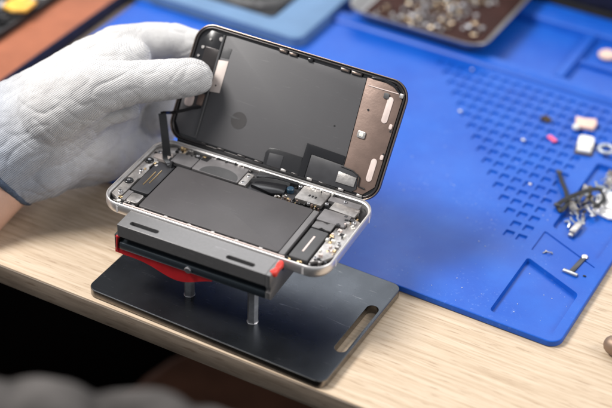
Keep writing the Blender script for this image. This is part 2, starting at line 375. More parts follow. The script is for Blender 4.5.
for a0, a1, b0, b1 in ((-150, -32, 356, 430), (-24, 50, 356, 430), (58, 157.5, 356, 429), (166.5, 266, 356, 387.5), (166.5, 266, 393, 429)):
    taper(cut, rrect(a0, a1, b0, b1, 3, 4), MT-2.6, MT+.6, 1.2)
taper(cut, rrect(-158, -40, 338-50, 338-4, 3, 4), MT-2.6, MT+.6, 1.2)
# the thin groove behind the trapezoid tray
def gseg(a, c, w=.9):
    a, c = Vector(a), Vector(c); t = (c-a).normalized(); n = Vector((-t.y, t.x))*w/2; a -= t*w*.3; c += t*w*.3
    return [tuple(a-n), tuple(c-n), tuple(c+n), tuple(a+n)]
g = MB().prism([(223.9, 153), (225, 153), (225.1, 174.0), (264.8, 156.2), (265.2, 157.1), (225.6, 175.5), (224, 175.3)], MT-.8, MT+.6)
gc = g.build('c2', M['blue'], smooth=0)
cc = cut.build('c', M['blue'], smooth=0)
boolean(slab, cc); boolean(slab, gc)
md = slab.modifiers.new('bv', 'BEVEL'); md.width = .00035; md.segments = 2; md.limit_method = 'ANGLE'; md.angle_limit = R_(40)
bake(slab); shade(slab, 30)
mchild(slab); slab.name = 'mat_body'
rg = MB()
def ridge(x0, x1, y0, y1, h=3.4, sl=4.5):
    rg.loops([[(x0, y0, MT-1.5), (x1, y0, MT-1.5), (x1, y1, MT-1.5), (x0, y1, MT-1.5)], [(x0, y0, MT+.05), (x1, y0, MT+.05), (x1, y1, MT+.05), (x0, y1, MT+.05)],
              [(x0+.6, y0+sl*.45, MT+h*.65), (x1-.6, y0+sl*.45, MT+h*.65), (x1-.6, y1-.6, MT+h*.65), (x0+.6, y1-.6, MT+h*.65)],
              [(x0+1.2, y0+sl, MT+h), (x1-1.2, y0+sl, MT+h), (x1-1.2, y1-1.2, MT+h), (x0+1.2, y1-1.2, MT+h)]])
ridge(-166, 268, 341, 355.5)
o = mchild(rg.build('cross_ridge', M['blue'], smooth=50))
rg = MB(); ridge(158, 166, 355.7, 430, 3.0, 1.2); mchild(rg.build('divider', M['blue'], smooth=50))
rg = MB(); ridge(-166, 268, 430.2, 457.5, 3.2, 2.0); mchild(rg.build('back_rim', M['blue'], smooth=50))

# ------------------------------------------------------------------ phone holder
YAW = R_(3.09)
hold = empty('phone_holder', (0, 0, 0), YAW, 'grey metal clamp on two posts over a dark slotted base plate, with red rubber', 'phone holder')
cy, sy = math.cos(YAW), math.sin(YAW)
def lw(x, y, z=0): return Vector((x*cy-y*sy, x*sy+y*cy, z))            # phone frame -> world
def wl(x, y): return (x*cy+y*sy, -x*sy+y*cy)                            # world -> phone frame
UNYAW = Matrix.Rotation(-YAW, 4, 'Z')
b = MB(); PX0, PX1, PY0, PY1 = 7.0, 170.6, -25.6, 75.9
b.loops([rr3(PX0+.6, PX1-.6, PY0+.6, PY1-.6, 5.4, .2), rr3(PX0, PX1, PY0, PY1, 6, .8), rr3(PX0, PX1, PY0, PY1, 6, 5.5), rr3(PX0+.25, PX1-.25, PY0+.25, PY1-.25, 5.8, 5.9), rr3(PX0+.8, PX1-.8, PY0+.8, PY1-.8, 5.4, 6.1)])
bp_ = b.build('base_plate', M['plate'], smooth=0)
c = MB(); c.prism(rrect(160.9, 168.6, 2.6, 50, 3.8, 10), -2, 9); cc = c.build('c', M['plate'], smooth=0); boolean(bp_, cc)
md = bp_.modifiers.new('bv', 'BEVEL'); md.width = .0005; md.segments = 2; md.limit_method = 'ANGLE'; md.angle_limit = R_(60); bake(bp_); shade(bp_, 32)
bp_.data.materials[0] = M['plate']; bp_.data.materials.append(M['plate_side'])
for pl in bp_.data.polygons:
    if abs(pl.normal.z) < .6: pl.material_index = 1
bp_.parent = hold; bp_.rotation_euler.z = -YAW
def lpost(x, y):
    b = MB(); b.cyl((0, 0), 3.3, 6.0, 34.4, 6, .0); b.cyl((0, 0), 3.5, 6.12, 6.5, 24, .1)
    X, Y = wl(x, y); o = b.build('post', M['steel'], hold, smooth=25, rotz=R_(12), loc=(X, Y, 0)); return o
lpost(63.6, 1.4); lpost(108.9, -.2)
# upper jaw: block under the phone plus the raised lip in front of it, with two slots cut in the lip
b = MB(); b.box(23.4, 121.6, -16.2, 22, 45.4, 46.5, .2); b.box(23.4, 121.6, -16.2, -.35, 45.5, 54, .55)
jaw = MB().prism([(-16.2, 45.4), (22, 45.4), (22, 46.4), (-.4, 46.4), (-.4, 54), (-16.2, 54)], 23.4, 121.6,
                 mx=Matrix(((0, 0, 1, 0), (1, 0, 0, 0), (0, 1, 0, 0), (0, 0, 0, 1)))).build('upper_jaw', M['grey_alu'], smooth=0)
c = MB(); c.prism(rrect(29.5, 48.8, -12.8, -9.6, 1.58, 6), 49.5, 60); c.prism(rrect(94.2, 112.6, -13.6, -10.4, 1.58, 6), 49.5, 60)
b.bm.free()
cc = c.build('c', M['plate'], smooth=0); boolean(jaw, cc)
md = jaw.modifiers.new('bv', 'BEVEL'); md.width = .0005; md.segments = 2; md.limit_method = 'ANGLE'; md.angle_limit = R_(50); bake(jaw); shade(jaw, 30)
jaw.parent = hold
for x0, x1, yc in ((29.9, 48.4, -11.2), (94.6, 112.2, -12.0)):
    MB().prism(rrect(x0, x1, yc-1.3, yc+1.3, 1.25, 6), 49.52, 50.2).build('slot_insert', M['dark_alu'], hold)
MB().box(26, 121, -12, 20, 40.6, 45.3).build('slide_rail', M['black_matte'], hold)
b = MB(); b.box(23.8, 121.5, -15.6, 22, 35.2, 40.5, .8); b.build('lower_jaw', M['dark_alu'], hold)
b = MB(); b.prism([(-16.2, 54), (-.5, 54), (-.5, 46.4), (23, 46.4), (23, 34.6), (-14, 34.6), (-16.2, 36.5), (-16.2, 41), (-15, 41), (-15, 45), (-16.2, 45)], 121.65, 124.6, .25,
                  mx=Matrix(((0, 0, 1, 0), (1, 0, 0, 0), (0, 1, 0, 0), (0, 0, 0, 1)))); b.build('end_plate', M['grey_alu'], hold)
# red rubber sheet sagging under the lower jaw
def sag(x): 
    ks = [(20.5, 31.5), (24, 31), (34, 31.2), (44, 30), (53, 26.8), (62, 24.8), (70, 26.5), (77, 30), (86, 34)]
    for (a, za), (c, zc) in zip(ks, ks[1:]):
        if x <= c: return za+(zc-za)*(x-a)/(c-a)
    return 34
rings = []
for i in range(45):
    x = 20.5+(86-20.5)*i/44; z = sum(sag(max(20.5, min(86, x+d))) for d in (-4, -2, 0, 2, 4))/5
    rings.append([(x, -14.6, 35.15), (x, -14.9, z+.4), (x, -14.2, z), (x, 8, z+1.5), (x, 9, 35.15)])
MB().loops(rings).build('rubber_pad', M['red'], hold, smooth=60)
b = MB(); b.tube([(23.0, -13.5, 31.5), (22.1, -14.2, 34), (22.0, -14.6, 38), (22.4, -14.8, 42.5), (23.2, -14.4, 45)], [.9, 1.1, .9, .7, .5], 10); b.ball((22.6, -14.4, 43.6), 1.4)
b.build('rubber_strap', M['red'], hold, smooth=60)
b = MB(); b.tube([(123.4, -13.0, 53.4), (124.8, -10.8, 53.2), (125.2, -8.2, 53.4)], [1.6, 2.1, 1.6], 12); b.tube([(125.0, -8.4, 53.6), (125.3, -5.2, 54.2), (124.9, -2.6, 54.6)], [1.5, 2.2, 1.5], 12); b.ball((124.6, -10.5, 51.5), 1.8)
b.build('red_clip', M['redclip'], hold, smooth=70)
b = MB(); b.cyl((0, 0), 2.2, -1.3, 1.3, 24, .4, mx=Matrix.Translation((71, -15.6, 37.6)) @ Matrix.Rotation(R_(90), 4, 'X')); b.build('clamp_screw', M['steel'], hold, smooth=40)
b = MB(); b.box(20.4, 23.3, -15, 8, 34.8, 45, .5); b.build('end_stop', M['black_matte'], hold)

# ------------------------------------------------------------------ phone
ph = empty('phone', (0, 0, 0), YAW, 'opened silver smartphone with its battery exposed and its screen lifted by gloved fingers', 'phone')
W, H, ZT = 150.9, 75.7, 55.0
def ring(i, z, r0=12.5): return rr3(i, W-i, i, H-i, r0-i, z, 14)
b = MB(); b.loops([ring(2.1, 49.2), ring(2.1, 53.2), ring(1.5, 53.5), ring(1.2, 53.6), ring(1.15, 54.8), ring(1.0, 55.0), ring(.7, 55.0), ring(.3, 54.6), ring(.05, 53.6), ring(0, 51.5), ring(.05, 49.8), ring(.45, 48.3), ring(1.3, 47.1), ring(2.8, 46.55)], cap0=False, cap1=True)
b.build('frame', M['frame'], ph, smooth=50)
MB().loops([ring(2.5, 48.8), ring(2.5, 49.6)]).build('mid_plate', M['black_matte'], ph)
for x in (12.6, 136.5):                                              # antenna breaks
    MB().box(x, x+1.3, -.06, .1, 48.6, 53.2).build('antenna_band', M['white_alu'], ph)
for y in (15, 62): MB().box(W-.1, W+.06, y, y+1.3, 48.6, 53.4).build('antenna_band', M['white_alu'], ph)
MB().box(11, 122, 75.78, 77.6, 51, 56.0, .4).build('gap_shade_strip', M['black_matte'], ph)  # black strip added to darken the gap below the lifted display
MB().prism(rrect(24.2, 118.3, 6.4, 53.4, 1.6, 4), 49.7, 53.3, .5).build('battery', M['battery'], ph, smooth=40)
MB().prism(rrect(118.5, 122.1, 6.2, 53.4, .6, 3), 49.7, 52.9, .3).build('battery_tab', M['battery_tab'], ph)
te = MB().prism(rrect(124.6, 136.2, 7.2, 36.8, .7, 3), 49.7, 53.0, .3).build('haptic_motor', M['graphite'], ph)
MB().box(129.7, 130.9, 14, 30, 53.02, 53.2, .05).build('label_strip', M['pill'], te)
MB().prism([(124.6, 37.6), (129, 37.6), (130.5, 39.2), (133.5, 38.2), (136.4, 38.4), (136.4, 45.4), (133.4, 45.4), (131.8, 43.6), (128, 44.6), (124.6, 43.4)], 52.4, 53.4, .15).build('flex_connector', M['battery_tab'], ph)
MB().prism(rrect(123.6, 141.5, 45.9, 57.6, .8, 3), 49.7, 53.1, .3).build('speaker_module', M['graphite_light'], ph)
MB().prism([(126.2, 58.4), (143.2, 57.4), (143.4, 65.6), (126.4, 66)], 51.5, 53.4, .2).build('speaker_shield', M['silver'], ph)
MB().box(121.5, 142, 66.4, 71.5, 50, 52.9, .3).build('lower_bracket', M['graphite_light'], ph)
# card reader
sim = MB().prism(rrect(102.9, 120.7, 58.4, 72.6, .8, 3), 50.5, 53.5, .25).build('card_reader', M['silver'], ph)
for k in range(3): MB().box(109.6+2.1*k, 110.8+2.1*k, 63.6-.2*k, 65.6-.2*k, 53.5, 53.62, .05).build('slot_hole', M['black_matte'], sim)
# logic board with shields
lb = MB().prism([(16, 55.2), (101.8, 55.2), (101.8, 72.8), (12, 72.8), (12, 62)], 49.7, 51.2, .1).build('logic_board', M['charcoal'], ph)
MB().prism(rrect(33, 65, 55.6, 71.6, .6, 3), 51.25, 53.2, .2).build('shield_can', M['graphite_light'], lb)
arch = [(38+13*(1-math.cos(math.pi*i/12)), 55.9+9.2*math.sin(math.pi*i/12)**.8) for i in range(13)]
MB().prism(arch, 53.22, 53.32).build('graphite_patch', M['graphite'], lb)
MB().prism(rrect(17.5, 32.4, 56, 66.5, .6, 3), 51.25, 53.3, .2).build('shield_can', M['graphite_light'], lb)
MB().prism([(33.5, 66.3), (38, 66), (38.6, 71.3), (34, 71.4)], 53.25, 53.5, .05).build('black_patch', M['black_matte'], lb)
MB().prism(rrect(66, 71, 54.6, 67.5, .6, 3), 51.25, 53.6, .2).build('metal_clip', M['silver'], lb)
MB().prism([(73.5, 57.5), (88.5, 55.4), (95.6, 58.6), (93.5, 67.6), (84, 69.8), (76, 66.5)], 51.3, 53.8, .5).build('camera_connector', M['black'], lb)
MB().ribbon([(72, 60.5, 54.2), (78, 64, 54.8), (86, 66.3, 54.9), (95, 67.8, 54.2)], 2.4, .3, (0, .3, 1)).build('flex_bridge', M['graphite'], lb)
MB().prism([(73, 66), (84, 70), (99, 70.4), (99, 73), (72, 73)], 51.3, 54.2, .3).build('flex_cover', M['black_film'], lb)
MB().cyl((97, 64.8), 2.3, 51.2, 54.4, 18, .4).build('coax_cap', mat('blue_cap', (.02, .05, .085), .35), lb)
# left end: camera bracket, two black screws, dark flex block with gold lines
MB().prism([(2.7, 11), (9, 8), (9.6, 20), (9.0, 31), (10.2, 33), (10.2, 43), (9.0, 45), (9.8, 58), (8.6, 66), (2.7, 65)], 49.7, 52.6, .4).build('camera_bracket', M['silver'], ph)
for yy in (26.3, 50.8):
    s_ = MB().cyl((5.6, yy), 2.9, 52.0, 53.6, 24, .4).build('black_screw', M['black'], ph, smooth=50)
    MB().cyl((5.6, yy), 1.0, 53.6, 53.95, 12, .1).build('screw_dot', M['steel'], s_)
MB().prism(rrect(10.6, 22.9, 20, 53, 1, 3), 49.8, 52.5, .3).build('flex_block', M['charcoal'], ph)
for xx, ya, yb in ((15.2, 27, 42), (17.8, 30, 45)): MB().tube([(xx, ya, 52.7), (xx+.2, (ya+yb)/2, 52.75), (xx, yb, 52.7)], .35, 6).build('gold_line', M['gold'], ph)
MB().prism(rrect(14, 22, 8.5, 17.5, 1.5, 3), 50, 52.7, .3).build('beige_module', M['silver'], ph)
MB().prism(rrect(5, 15.5, 55, 63.5, 1.5, 3), 50.2, 53.1, .3).build('top_module', M['beige'], ph)
MB().ribbon([(10, 62, 53), (14, 56, 53.6), (18, 53, 53.5)], 3, .3, (1, .6, 0)).build('flex_tail', M['black_film'], ph)
MB().prism([(137.4, 8), (144, 13), (148.2, 20), (148.2, 56), (143, 58), (142.4, 46), (137.2, 45)], 49.7, 52.0, .3).build('lower_bracket', M['silver'], ph)
MB().prism([(9.2, 54), (15.8, 54.5), (16, 66), (21, 67.5), (21, 72.6), (12, 72.8), (3.6, 66.5)], 49.7, 51.8, .3).build('top_bracket', M['silver'], ph)
MB().prism([(9.9, 9), (13.4, 8.6), (13.6, 18.8), (10.2, 19)], 49.7, 52.2, .3).build('side_bracket', M['graphite_light'], ph)
for xx, yy, r in ((7.0, 14, 1.3), (7.2, 38.5, 1.5), (7.0, 61, 1.3), (30, 69, 1.2), (68.4, 64.6, 1.3), (68, 57.2, 1.1), (101, 70.5, 1.3), (123, 62, 1.2), (146, 30, 1.3), (139.5, 11.5, 1.2), (145.6, 52.5, 1.2), (132, 69, 1.2), (113, 57.2, .9)):
    sc_ = MB().cyl((xx, yy), r, 51.8, 54.0, 18, .3).build('screw', M['steel'], ph, smooth=50)
    MB().cyl((xx, yy), r*.45, 54.0, 54.05, 6).build('screw_slot', M['black_matte'], sc_)
# dense little components and screws round the edges
rnd = random.Random(3)
def clutter(n, x0, x1, y0, y1, z=(51.6, 53.3), size=(.7, 2.4), mats=('silver', 'gold', 'black_matte', 'silver', 'white_plastic', 'charcoal', 'silver'), parent=ph, name='component'):
    for _ in range(n):
        x, y = rnd.uniform(x0, x1), rnd.uniform(y0, y1); w, h = rnd.uniform(*size), rnd.uniform(*size); zz = rnd.uniform(*z)
        mx = Matrix.Translation((x, y, 0)) @ Matrix.Rotation(rnd.choice((0, 0, 0, .3, -.4, .8)), 4, 'Z')
        MB().box(-w/2, w/2, -h/2, h/2, 49.7, zz, .15, 1, mx=mx).build(name, M[rnd.choice(mats)], parent)
clutter(34, 137.6, 147, 10, 52, z=(52.2, 54), size=(.8, 2.8), mats=('silver', 'silver', 'gold', 'white_plastic', 'black_matte', 'pill', 'charcoal'))
clutter(14, 138, 147.5, 48, 66, z=(52, 54), size=(.8, 2.6), mats=('silver', 'gold', 'black_matte', 'white_plastic', 'charcoal'))
clutter(10, 124, 140, 2.9, 6.4, size=(.7, 2.0))
clutter(14, 7, 22, 3.4, 9.5, size=(.8, 2.8), mats=('silver', 'charcoal', 'silver', 'black_matte', 'white_plastic'))
clutter(12, 3.4, 12, 10, 66, z=(52, 53.8), size=(.8, 2.4), mats=('silver', 'silver', 'black_matte', 'gold', 'white_plastic'))
clutter(16, 88, 104, 54.4, 58.6, z=(52, 53.6), size=(.6, 1.8), parent=lb, mats=('silver', 'gold', 'black_matte', 'copper', 'silver'))
clutter(14, 100, 122, 54.6, 57.6, z=(52, 53.4), size=(.6, 1.6), parent=lb, mats=('gold', 'gold', 'copper', 'black_matte', 'silver'))
clutter(18, 14, 36, 67, 72.6, z=(52, 54.2), size=(.7, 2.2), parent=lb, mats=('silver', 'black_matte', 'gold', 'silver', 'charcoal'))
clutter(14, 40, 74, 71.6, 73, z=(52, 54.6), size=(.6, 2.4), parent=lb, mats=('black_matte', 'black', 'silver'))
clutter(14, 94, 124, 70, 73, z=(52, 54.8), size=(.7, 2.4), parent=lb, mats=('black_matte', 'silver', 'white_plastic', 'black'))
# pink-white gasket line inside the front edge
MB().tube([(16, 2.95, 54.2), (60, 2.9, 54.25), (124, 2.95, 54.2)], .45, 8).build('gasket', M['pill'], ph)
# dotted gasket clips along the front edge
for k in range(17): MB().box(27+5.3*k, 29.4+5.3*k, 3.6, 5.4, 50, 53.4+.3*(k % 2), .2).build('frame_tab', M['black_matte'] if k % 3 else M['silver'], ph)

# ---- lifted display (a part of the phone, with sub-parts)
DR = Matrix(((0.9995, -0.0124, 0.0303), (0.032, 0.5727, -0.8192), (-0.0072, 0.8197, 0.5728))).to_4x4()
DM = Matrix.Translation(Vector((-2.96, 80.54, 57.01))*S) @ DR
DW, DH = 147.5, 72.5
def dr(i, z, r0=12): return rr3(i, DW-i, i-3.9, DH-i, max(r0-i, 1), z, 14)
dsp = MB().loops([dr(1.6, -2.6), dr(.3, -2.2), dr(0, -1.2), dr(.1, 0), dr(.5, .5), dr(.9, .5), dr(1.1, -.1), dr(2.4, -.1)]).build('display', M['black'], ph, smooth=50)
dsp.matrix_local = Matrix.Rotation(-YAW, 4, 'Z') @ DM
def dpart(mb, name, m, smooth=35): return mb.build(name, m, dsp, smooth=smooth)
dpart(MB().loops([dr(.15, .1), dr(.1, .75), dr(.55, .95), dr(.85, .75), dr(.85, .1)], cap0=False, cap1=False), 'rim', M['bronze'], 60)
dpart(MB().loops([dr(1.5, -.05), dr(1.5, .9), dr(1.75, 1.15), dr(2.3, 1.15), dr(2.6, .9), dr(2.6, -.05)], cap0=False, cap1=False), 'inner_rim', M['dark_rim'], 60)
dpart(MB().prism([(21.5, -.1), (121.4, -.1), (120.9, 20), (118.9, 60), (118.6, 67.8), (25, 68.6), (21, 68)], -.05, .75, .15), 'back_plate', M['back_grey'])
cp = dpart(MB().prism([(121.7, 0), (138, 0), (144.2, 6.5), (144.3, 62), (138.5, 68.6), (119, 68.6), (119.2, 60), (121.3, 20)], -.05, .7, .15), 'copper_shield', M['copper'])
MB().prism(rrect(135.5, 139.4, 45, 61.4, 1.9, 6), .72, 1.15, .15).build('adhesive_pad', M['pill'], cp)
MB().prism(rrect(137.2, 141.0, 8.6, 23, 1.9, 6), .72, 1.15, .15).build('adhesive_pad', M['pill'], cp)
ch = MB().prism(rrect(123.6, 128.9, 32.3, 36.6, .8, 3), .72, 1.5, .15).build('sensor_chip', M['silver'], cp)
MB().prism(rrect(125, 127.6, 33.3, 35.6, .5, 3), 1.52, 1.75, .05).build('chip_window', M['white_plastic'], ch)
MB().prism(rrect(132.5, 136, 59.6, 63, .6, 3), 1.2, 1.5, .1).build('dark_pad', M['graphite'], cp)
MB().tube([(121, 64.3, .8), (130, 64.3, .85), (143.7, 64.6, .8)], .35, 6).build('shield_edge', M['pill'], cp)
for x, y in ((125.6, 50), (143.2, 41.5), (143.4, 27)): MB().cyl((x, y), .7, .7, .95, 12).build('rivet', M['black_matte'], cp)
for x, y in ((142.6, 44.2), (143.0, 25)): MB().prism(rrect(x-1, x+1, y-1.6, y+1.6, .8, 3), .7, 1.6, .2).build('clip', M['pill'], cp)
dpart(MB().cyl((107.9, 34.6), .6, .75, .9, 12), 'rivet', M['black_matte'])
dpart(MB().cyl((45.8, 19.6), 5.4, .76, .84, 32), 'round_mark', M['mark'])
dpart(MB().prism([(35.0, 21.6), (36, 21.9), (42, 21.2), (47, 20.5), (42, 19.9), (37, 20.6)], .85, .9), 'leaf_mark', M['graphite'])
# top edge clips
for x0, x1, y in ((58.3, 64.2, 69.2), (65.3, 71, 69.0), (100.8, 107.2, 69.0), (108.2, 115.4, 69.0)):
    dpart(MB().box(x0, x1, y-1.1, y+.9, .5, 1.9, .3), 'edge_clip', M['dark_rim'])
    dpart(MB().box(x0+.7, x1-.7, y-.6, y+.4, 1.92, 2.1, .05), 'clip_pad', M['bronze'])
dpart(MB().box(78.6, 82, 67.6, 69.6, .6, 2.0, .4), 'edge_stud', M['black'])
dpart(MB().tube([(122, 69.4, 1.2), (130, 70.2, 1.3), (137, 68.6, 1.3), (142, 64.8, 1.2)], [.6, .9, .9, .5], 8), 'corner_gasket', M['black'])
dpart(MB().prism(rrect(142.3, 144.8, 62.4, 65.2, .6, 3), .7, 1.7, .2), 'corner_clip', M['silver'])
# left, earpiece end
dpart(MB().prism([(4, 7), (9, .6), (21.3, .6), (21, 29.5), (3.5, 29.5)], -.05, .5, .15), 'earpiece_cover', M['back_grey'])
ep = dpart(MB().prism([(3.2, 30), (20.8, 30), (20.6, 68), (10, 68.6), (3.4, 60)], -.05, .45, .15), 'sensor_carrier', M['black'])
MB().prism(rrect(9, 19.6, 44, 58, 1, 3), .5, .95, .1).build('mirror_patch', M['dark_rim'], ep)
for x, y, r in ((18.2, 65.0, 1.5), (7.4, 57, 1.1), (11, 63, .8), (6, 51, .9)): MB().cyl((x, y), r, .5, 1.3, 16, .2).build('stud', M['silver'], ep)
MB().prism(rrect(6, 12, 18.5, 26.5, 2.5, 5), .55, 1.5, .2).build('speaker_mesh', M['pill'], ep)
MB().prism(rrect(14.3, 18.6, 21, 28.6, .8, 3), .55, 1.4, .2).build('sensor_window', M['copper'], ep)
st_ = dpart(MB().prism([(20.2, 31.4), (27.6, 32.3), (27.4, 53), (20.4, 52)], .8, 1.05, .05), 'beige_pad', M['beige'])
MB().cyl((23.8, 36.2), .55, 1.06, 1.15, 12).build('pinhole', M['black'], st_)
dpart(MB().prism([(21.2, 54.2), (26.9, 54.4), (27.2, 61), (21.4, 60.8)], .8, 1.0, .05), 'dark_square', M['graphite'])
dpart(MB().tube([(20.6, 2.9, .9), (20.2, 30, 1.0), (19.8, 52, 1.1), (19.6, 68, .9)], .7, 8), 'cover_bead', M['graphite'])
# flexes at the hinge side
dpart(MB().prism([(70.2, -2.0), (69.6, 6), (71.2, 9.2), (75, 10.0), (94.0, 10.2), (95.5, -2.0)], .9, 1.3, .12), 'flex_sheet', M['black_film'])
dpart(MB().prism([(72.5, -1), (72.4, 6.6), (82, 7.4), (82, -1)], 1.32, 1.5, .05), 'flex_patch', M['charcoal'])
dpart(MB().prism([(94.4, -1.5), (94.4, 19.6), (120.6, 19.0), (120.6, 13.6), (99.0, 13.9), (99.0, -1.5)], 1.0, 1.5, .12), 'flex_frame', M['black'])
dpart(MB().prism([(99.3, -1), (99.3, 13.6), (121, 13.2), (131.6, 11.0), (133.5, 2), (131, -.5)], .9, 1.25, .1), 'flex_panel', M['charcoal'])
dpart(MB().prism([(119.4, 2.4), (131.6, 2.6), (131.8, 8.6), (119.6, 9.2)], 1.3, 1.9, .2), 'silver_connector', M['silver'])
dpart(MB().tube([(120, 12.4, 1.3), (128, 12, 1.4), (133.4, 9.4, 1.4), (134, 4, 1.2), (138.5, 3.6, 1.1)], .45, 8), 'gasket_line', M['black_matte'])
for x in (83, 101, 122.5, 135): dpart(MB().box(x, x+3.6, -2.0, -.4, 1.2, 2.2, .3), 'hinge_tab', M['silver'])
for x in (24, 37, 52, 64, 76, 90, 109): dpart(MB().box(x, x+5.5, -1.8, -.6, .7, 1.5, .3), 'edge_tab', M['dark_rim'])
# flex cable that still joins the display to the body
vd = CAM_R.transposed() @ Vector((1, 0, 0))
P0 = lw(19.5, 52.8, 53.6)
path = [P0+Vector((2.5, 1, -.2)), P0, ray(167.3, 156, 950), ray(165.2, 138, 956), ray(163.4, 122, 958), ray(162.2, 113.2, 958.5)]
dense = []
for i in range(len(path)-1):
    p0 = path[max(i-1, 0)]; p1 = path[i]; p2 = path[i+1]; p3 = path[min(i+2, len(path)-1)]
    for k in range(6):
        t = k/6; dense.append(.5*((2*p1)+(-p0+p2)*t+(2*p0-5*p1+4*p2-p3)*t*t+(-p0+3*p1-3*p2+p3)*t**3))
dense.append(path[-1])
MB().ribbon([UNYAW @ p for p in dense], 5.0, .35, UNYAW @ vd).build('flex_cable', M['black_film'], ph, smooth=40)
q = [ray(160.6, 113.5, 957.5), ray(164, 112.6, 957.8), ray(172, 112.6, 957), ray(184, 110.2, 956), ray(193, 107.8, 956.5), ray(201, 107.4, 957)]
MB().ribbon([UNYAW @ p for p in q], 4.6, .25, UNYAW @ (CAM_R.transposed() @ Vector((0, -.35, -1)))).build('flex_fold', M['black_film'], ph, smooth=40)

# ------------------------------------------------------------------ hand: person > glove
pr = empty('person', ray(-60, 215, 965), 0, 'hand in a white knitted glove lifting the phone screen by its left end', 'person')
base_loc = ray(-60, 215, 965)
def pchild(o, par=None): o.parent = par or pr; o.matrix_parent_inverse = Matrix.Translation(-base_loc*S) if par is None else Matrix(); return o
def organic(spec, name, m, voxel=1.1, smooth_it=5, cutplane=None, wrinkle=0):
    b = MB()
    for sgm in spec:
        for (a, ra), (c, rc) in zip(sgm, sgm[1:]): b.cone(ray(*a), ray(*c), ra*a[2]/F_PX, rc*c[2]/F_PX, 24)
    o = b.build(name, m, smooth=0)
    md = o.modifiers.new('r', 'REMESH'); md.mode = 'VOXEL'; md.voxel_size = voxel*S
    ms = o.modifiers.new('s', 'SMOOTH'); ms.factor = .6; ms.iterations = smooth_it
    bake(o)
    if wrinkle:
        from mathutils import noise
        a2 = (CAM_R.transposed() @ Vector((0, 0, 1))).cross(HA).normalized(); a3 = HA.cross(a2)
        me = o.data; nrm = [v.normal.copy() for v in me.vertices]
        for v, n in zip(me.vertices, nrm):
            p = v.co/S; q = Vector((p.dot(HA)/8, p.dot(a2)/22, p.dot(a3)/22))
            w = 1-abs(noise.noise(q+Vector((0, .5*noise.noise(p/30), 0))))*2.2; w = max(w, -1)
            q2 = Vector((p.dot(HA)/26, p.dot(a2)/9, p.dot(a3)/14)); w2 = 1-abs(noise.noise(q2+Vector((7, 3, 1))))*2.4
            m_ = .5+.5*noise.noise(p/35)
            v.co += n*S*wrinkle*(-(max(w, 0)**3)*m_*1.1-(max(w2, 0)**4)*(1-m_)*1.3+.35*noise.noise(p/6)*.6)
    if cutplane:
        bm = bmesh.new(); bm.from_mesh(o.data)
        bmesh.ops.bisect_plane(bm, geom=bm.verts[:]+bm.edges[:]+bm.faces[:], plane_co=cutplane[0]*S, plane_no=cutplane[1], clear_outer=True)
        bm.to_mesh(o.data); bm.free()
    me = o.data; me.polygons.foreach_set('use_smooth', [True]*len(me.polygons))
    if not me.materials: me.materials.append(m)
    return o
hand = [
    # back of the hand and palm
    [((-20, 128, 965), 33), ((40, 96, 962), 30), ((84, 66, 968), 26), ((118, 50, 978), 25)],
    [((-12, 160, 965), 50), ((40, 128, 962), 50), ((84, 95, 962), 40), ((115, 72, 972), 32)],
    [((-2, 178, 965), 34), ((42, 160, 968), 40), ((82, 138, 982), 36), ((112, 118, 996), 30)],
    [((30, 120, 975), 44), ((95, 110, 990), 40), ((125, 85, 990), 30)],
    [((80, 84, 950), 26), ((112, 66, 956), 25), ((132, 58, 966), 20)],
    # thumb
    [((52, 112, 945), 38), ((96, 88, 930), 28), ((135, 82, 934), 22.5), ((168, 79.5, 941), 21), ((190, 77.5, 946), 20), ((195, 77.5, 947.5), 18.5)],
    # index finger, behind the display
    [((118, 50, 978), 26), ((146, 42, 985), 20), ((172, 42, 989), 20), ((196, 48, 990), 18), ((215, 58, 990), 15)],
    # middle finger, bent so that its tip supports the lower edge
    [((112, 80, 990), 24), ((148, 80, 1004), 19), ((164, 98, 1003), 17), ((160, 120, 998), 15)],
    # ring finger, curled
    [((76, 122, 958), 22), ((104, 113, 955), 15), ((124, 109, 957), 13), ((130, 110, 960), 11)],
    # little finger and heel below it
    [((70, 150, 985), 34), ((108, 140, 996), 26), ((126, 128, 1002), 20), ((136, 120, 1004), 16)],
    [((80, 140, 985), 36), ((118, 145, 1004), 32), ((142, 140, 1012), 26)],
    [((60, 150, 975), 34), ((100, 152, 992), 30), ((128, 146, 1008), 24)],
    [((52, 166, 982), 26), ((84, 166, 990), 22), ((108, 162, 1000), 20)],
    [((110, 120, 1004), 34), ((145, 112, 1014), 26), ((158, 128, 1014), 20)],
]
cp_c = ray(8, 183, 962); cutn = -HA
hem_c = ray(14, 185, 962)
CUTN = (ray(81.4, 142, 962-6)-ray(0, 200, 962+2)).normalized()
glove = organic(hand, 'glove', M['knit'], 1.0, 6, (hem_c, -CUTN), .75); 
arm = organic([[((10, 150, 968), 44), ((-14, 170, 966), 43), ((-60, 212, 962), 46), ((-140, 290, 950), 54)],
               [((20, 160, 968), 36), ((-6, 184, 964), 36), ((-52, 228, 960), 40)]], 'body', M['skin'], 1.6, 6)
pchild(arm)
pchild(glove)
